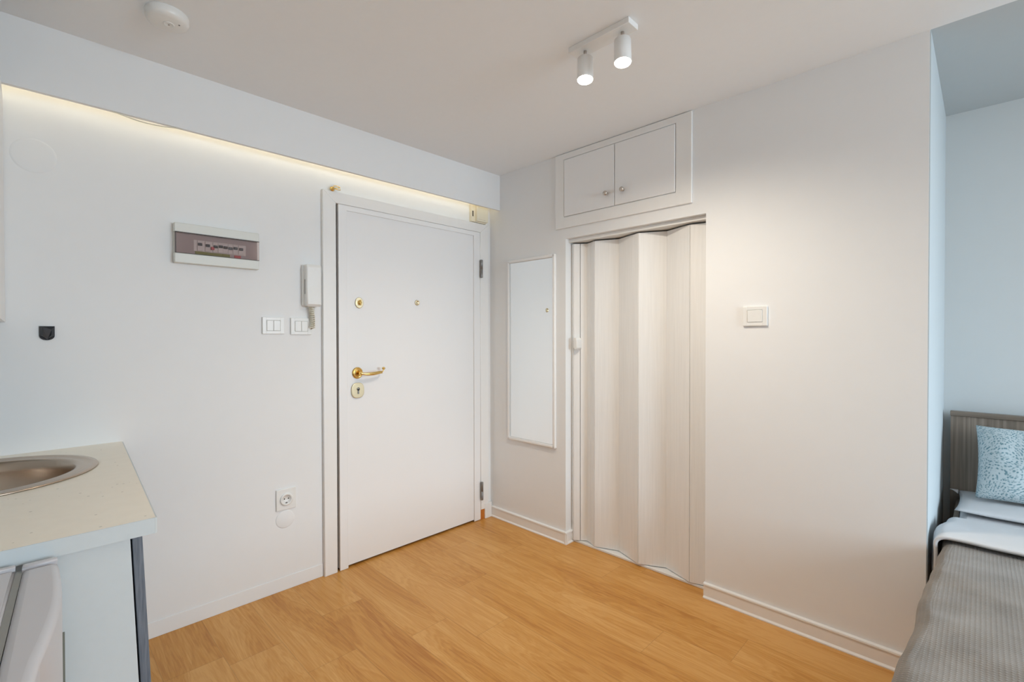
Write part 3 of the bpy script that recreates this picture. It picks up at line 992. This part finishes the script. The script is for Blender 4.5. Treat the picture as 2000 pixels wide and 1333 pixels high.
# base unit: end panel, grey doors seen edge-on
def lean(v):
    return Vector((v.x + 0.040 * (0.797 - v.z), v.y, v.z))
t = thing('base_cabinet', (-2.35, -0.55, 0), 'white kitchen base cabinet with grey door edge below the worktop', 'kitchen cabinet')
f = MB()
f.prism([(-2.628, 0.0), (-2.628, 0.796), (-2.1075, 0.796), (-2.0765, 0.0)], 'y', -1.081, -1.063)
f.build('end_panel', PANELW, t)
f = MB()
f.box(-2.628, -2.11, -1.0625, -0.004, 0.09, 0.108)
f.box(-2.628, -2.612, -1.0625, -0.004, 0.108, 0.64)
f.box(-2.20, -2.11, -1.0625, -0.004, 0.60, 0.64)
f.box(-2.155, -2.14, -1.0625, -0.004, 0.0, 0.09)
f.build('carcass', PANELW, t)
for a, b in ((-1.0795, -0.543), (-0.540, -0.006)):
    dd = MB().box(-2.1040, -2.0855, a, b, 0.10, 0.7945, 0.0008).shear(lean).build('cabinet_door', GREYWOOD, t, 'grey woodgrain door')
    MB().tube([(-2.083, (a + b) / 2 - 0.06, 0.74), (-2.062, (a + b) / 2 - 0.055, 0.74), (-2.062, (a + b) / 2 + 0.055, 0.74), (-2.083, (a + b) / 2 + 0.06, 0.74)], 0.005, 10).build('bar_handle', KNOB, dd)

# wall unit above, only its front edge shows
t = thing('wall_cabinet', (-2.47, -0.53, 1.30), 'pale wall cabinet hung above the sink at the left wall', 'kitchen cabinet')
MB().box(XL, -2.338, -1.05, -0.002, 1.30, 2.095).build('cabinet_body', PANELW, t)
for a, b in ((-1.049, -0.527), (-0.524, -0.004)):
    MB().box(-2.3375, -2.3185, a, b, 1.302, 2.093, 0.001).build('cabinet_door', TRIM, t)

# small fridge beyond the end of the units
def gx(y_):
    return -2.281 - 0.058 * (-1.118 - y_)
FY0, FY1, FZ = -1.106, -1.610, 0.800
t = thing('small_fridge', (-2.45, -1.36, 0), 'low white fridge with bulging door beside the kitchen cabinet', 'fridge')
f = MB()
f.prism([(-2.625, FY0), (gx(FY0) - 0.005, FY0), (gx(FY1) - 0.005, FY1), (-2.625, FY1)], 'z', 0.03, FZ - 0.004, 0.008)
f.build('fridge_body', ENAMEL, t)
f = MB()
f.prism([(-2.622, FY0 - 0.016), (gx(FY0) - 0.010, FY0 - 0.016), (gx(FY1) - 0.010, FY1 + 0.004), (-2.622, FY1 + 0.004)], 'z', FZ - 0.004, FZ, 0.0015)
f.prism([(-2.622, FY0), (gx(FY0) - 0.006, FY0), (gx(FY0) - 0.006, FY0 - 0.013), (-2.622, FY0 - 0.013)], 'z', FZ - 0.004, FZ + 0.006, 0.002)
f.build('top_cover', ENAMEL, t)
ys = [FY0 + (FY1 - FY0) * i / 24 for i in range(25)]
def thick(y_):
    q = (FY0 - y_) / (FY0 - FY1)
    return 0.050 + 0.010 * math.sin(math.pi * min(1, q * 1.25)) - 0.030 * max(0, q - 0.35) ** 1.5
front = [(gx(y_) + 0.0035 + thick(y_), y_) for y_ in ys if y_ <= FY0 - 0.014]
rear = [(gx(y_) + 0.0035, y_) for y_ in ys if y_ <= FY0 - 0.014]
f = MB()
f.prism(front + rear[::-1], 'z', 0.05, FZ, 0.012)
dr = f.build('fridge_door', ENAMEL, t)
f = MB()
f.prism([(gx(FY0) + 0.0035, FY0), (gx(FY0) + 0.0535, FY0), (gx(FY0 - 0.013) + 0.0535, FY0 - 0.0165), (gx(FY0 - 0.013) + 0.0035, FY0 - 0.0165)], 'z', 0.05, FZ + 0.004, 0.004)
f.build('door_end_cap', ENAMEL, dr)
MB().box(gx(FY0) + 0.0545, gx(FY0) + 0.0625, FY0 - 0.008, FY0 - 0.002, 0.10, 0.645).build('gap_strip', GASKET, dr, 'dark grey green strip standing in for a gap')  # added dark strip stands in for the gap between fridge door and panel
f = MB()
f.prism([(gx(FY0) - 0.006, FY0 - 0.006), (gx(FY0) + 0.004, FY0 - 0.006), (gx(FY1) + 0.004, FY1 + 0.01), (gx(FY1) - 0.006, FY1 + 0.01)], 'z', 0.06, FZ - 0.007)
f.build('door_gap_strip', mat('grey_rubber_seal', (0.30, 0.31, 0.30), 0.6), t, 'grey rubber seal')
for fx, fy in ((-2.58, -1.15), (-2.34, -1.15), (-2.58, -1.56), (-2.34, -1.56)):
    MB().lathe([(0.018, 0), (0.018, 0.032), (0, 0.032)], (fx, fy, 0), (0, 0, 1), 16).build('foot', GASKET, t)

# ================================================================== BED CORNER
bx_head = 0.880                            # front face of the headboard
BY0, BY1 = -2.336, -3.36                   # bed sides
t = thing('bed', (-0.1, -2.85, 0), 'taupe woodgrain bed with headboard in the pale blue niche', 'bed')
hb = MB().box(bx_head, bx_head + 0.022, BY1, BY0, 0.08, 0.862).build('headboard', BEDWOOD, t)
MB().box(bx_head - 0.008, bx_head + 0.026, BY1, BY0 + 0.0015, 0.862, 0.884, 0.002).build('top_rail', BEDRAIL, hb)
for a, b in ((BY0 - 0.040, BY0 - 0.022), (BY1 + 0.002, BY1 + 0.022)):
    MB().box(-1.10, bx_head - 0.001, a, b, 0.20, 0.462, 0.002).build('side_rail', BEDSIDE, t)
MB().box(-1.122, -1.101, BY1, BY0, 0.16, 0.47, 0.002).build('foot_board', BEDRAIL, t)
for xx, yy in ((-1.09, BY0 - 0.06), (-1.09, BY1 + 0.06), (0.84, BY0 - 0.06), (0.84, BY1 + 0.06)):
    MB().box(xx - 0.025, xx + 0.025, yy - 0.025, yy + 0.025, 0, 0.198, 0.002).build('leg', BEDWOOD, t)
MB().box(-1.095, bx_head - 0.004, BY1 + 0.024, BY0 - 0.042, 0.24, 0.485, 0.025, 4).build('mattress', LINEN, t, 'mattress in a white sheet')


def nz(x_, y_, s=1.0, seed=0.0):
    return noise.noise(Vector((x_ * s + seed, y_ * s - seed, seed * 0.7)))


# white pillow lying flat under the patterned cushion
def pillow_mesh(cx, cy, cz, hx, hy, th, rot=None, corner=0.02, seed=1.0, wr=0.006):
    mb = MB()
    n_ = 36
    top, bot = [], []
    for i in range(n_ + 1):
        ra, rb = [], []
        for j in range(n_ + 1):
            u_, v_ = 2 * i / n_ - 1, 2 * j / n_ - 1
            e_ = max(0.0, (1 - abs(u_) ** 3.2)) ** 0.5 * max(0.0, (1 - abs(v_) ** 3.2)) ** 0.5
            px = u_ * hx * (0.955 + 0.045 * v_ * v_)
            py = v_ * hy * (0.955 + 0.045 * u_ * u_)
            w_ = wr * nz(px, py, 14, seed) * e_
            ra.append(Vector((px, py, th * e_ + w_)))
            rb.append(Vector((px, py, -th * e_ * 0.8 + w_)))
        top.append(ra); bot.append(rb)
    M = rot if rot is not None else Matrix.Identity(3)
    c = Vector((cx, cy, cz))
    vt, vb = {}, {}
    for i in range(n_ + 1):
        for j in range(n_ + 1):
            vt[i, j] = mb.bm.verts.new(c + M @ top[i][j])
            edge = i in (0, n_) or j in (0, n_)
            vb[i, j] = vt[i, j] if edge else mb.bm.verts.new(c + M @ bot[i][j])
    fs = []
    for i in range(n_):
        for j in range(n_):
            fs.append(mb.bm.faces.new((vt[i, j], vt[i + 1, j], vt[i + 1, j + 1], vt[i, j + 1])))
            try:
                fs.append(mb.bm.faces.new((vb[i, j + 1], vb[i + 1, j + 1], vb[i + 1, j], vb[i, j])))
            except ValueError:
                pass
    for fc in fs:
        fc.smooth = True
    bmesh.ops.recalc_face_normals(mb.bm, faces=fs)
    return mb


pl = thing('pillow', (0.69, -2.64, 0.485), 'flat white pillow under the teal cushion at bed head', 'pillow')
pillow_mesh(0.675, -2.645, 0.508, 0.185, 0.282, 0.022, seed=3.0, wr=0.003).build('pillow_case', LINEN, pl)
f = MB()
f.sheet(lambda a, b: Vector((0.800 + 0.062 * a + 0.01 * b, -2.366 + 0.028 * b * (1 - 0.7 * a), 0.505 + 0.006 * b + 0.008 * math.sin(3 * a + 2 * b))), 8, 6, 0.003)
f.build('case_flap', LINEN, pl, 'loose corner of the pillow case')

# patterned cushion leaning on the headboard
ang = math.atan2(0.285, 0.155)
ex = Vector((math.cos(ang), 0, math.sin(ang)))       # up along the cushion
ez = Vector((-math.sin(ang), 0, math.cos(ang)))      # outwards, to the room
ey = Vector((0, 1, 0))
M = Matrix(((ex.x, ey.x, ez.x), (ex.y, ey.y, ez.y), (ex.z, ey.z, ez.z)))
cu = pillow_mesh(0.722, -2.628, 0.688, 0.168, 0.203, 0.062, M, seed=7.0, wr=0.010).build('cushion', DASH)
tag(cu, 'pale teal dash-patterned cushion leaning on the headboard', 'cushion')


# duvet and blanket: a cross-section that hangs at the left edge, rolls over and runs flat across the bed
def section(s, y_edge, z_top, hang, rad, width):
    """s in 0..1 -> (y, z): first the hanging part, then a quarter round, then the flat top."""
    q1, q2 = 0.16, 0.34
    if s < q1:
        t_ = s / q1
        return y_edge, z_top - rad - hang * (1 - t_)
    if s < q2:
        a = (s - q1) / (q2 - q1) * math.pi / 2
        return y_edge - rad * (1 - math.cos(a)), z_top - rad * (1 - math.sin(a))
    t_ = (s - q2) / (1 - q2)
    t_ = t_ ** 1.5
    return y_edge - rad - (width - rad) * t_, z_top


def sstep(a, b, x_):
    q = min(1, max(0, (x_ - a) / (b - a)))
    return q * q * (3 - 2 * q)


def duvet_fn(a, b):
    x_ = 0.018 + (0.40 - 0.018) * a
    flare = math.exp(-((x_ - 0.10) / 0.13) ** 2)
    ye = -2.343 + 0.027 * flare
    rise = 1 - sstep(0.11, 0.42, x_)
    zt = 0.511 + 0.030 * rise
    hang = 0.07 + 0.05 * flare
    y_, z_ = section(b, ye, zt, hang if x_ < 0.30 else 0.02, 0.036, 0.95)
    z_ += 0.004 * nz(x_, y_, 7, 2.0) * (1 if b > 0.3 else 0.3)
    y_ += 0.006 * nz(x_ * 3, z_, 12, 5.0) if b < 0.3 else 0
    x_ += 0.008 * nz(y_, x_, 9, 8.0) * (1 - a)
    if a < 0.10:
        z_ -= 0.006 * ((0.10 - a) / 0.10) ** 2
    if a > 0.9:
        z_ -= 0.008 * ((a - 0.9) / 0.1) ** 2
    return Vector((x_ - 0.05 * max(0, -y_ - 2.36) * (1 - a), y_, z_))


du = MB().sheet(duvet_fn, 60, 70, 0.011).build('duvet', LINEN)
tag(du, 'white duvet folded back over the top of the grey blanket', 'duvet')


def blanket_fn(a, b):
    x_ = -1.15 + (0.13 + 1.15) * a
    # its edge against the fold runs slightly oblique
    ye = -2.334 + 0.012 * sstep(-0.25, -0.62, x_) + 0.013 * sstep(-0.55, -0.95, x_) + 0.004 * math.sin(x_ * 11)
    ye -= 0.012 * sstep(-0.10, 0.05, x_)
    zt = 0.5240
    y_, z_ = section(b, ye, zt, 0.20, 0.036, 0.955)
    z_ += (0.007 * nz(x_, y_, 5.5, 9.0) + 0.004 * nz(x_, y_ * 0.5, 11, 4.0)) * (1 if b > 0.3 else 0.3) * (1 - 0.75 * sstep(-0.16, -0.04, x_))
    y_ += 0.006 * (1 - 0.75 * sstep(-0.16, -0.04, x_)) * nz(x_ * 2.4, z_, 4, 6.0) if b < 0.34 else 0
    # soft hollow just in front of the fold
    z_ -= 0.013 * sstep(-0.26, -0.03, x_)
    return Vector((x_, y_, z_))


def blanket_uv(a, b):
    v = blanket_fn(a, b)
    q1, q2 = 0.16, 0.34
    if b < q1:
        s_ = -0.20 * (1 - b / q1) - 0.056
    elif b < q2:
        s_ = -0.056 * (1 - (b - q1) / (q2 - q1))
    else:
        s_ = -2.37 - v.y
    return (v.x, s_)


bl = MB().sheet(blanket_fn, 130, 70, 0.008, blanket_uv).build('blanket', WAFFLE)
tag(bl, 'grey brown waffle-knit blanket spread over the bed', 'blanket')
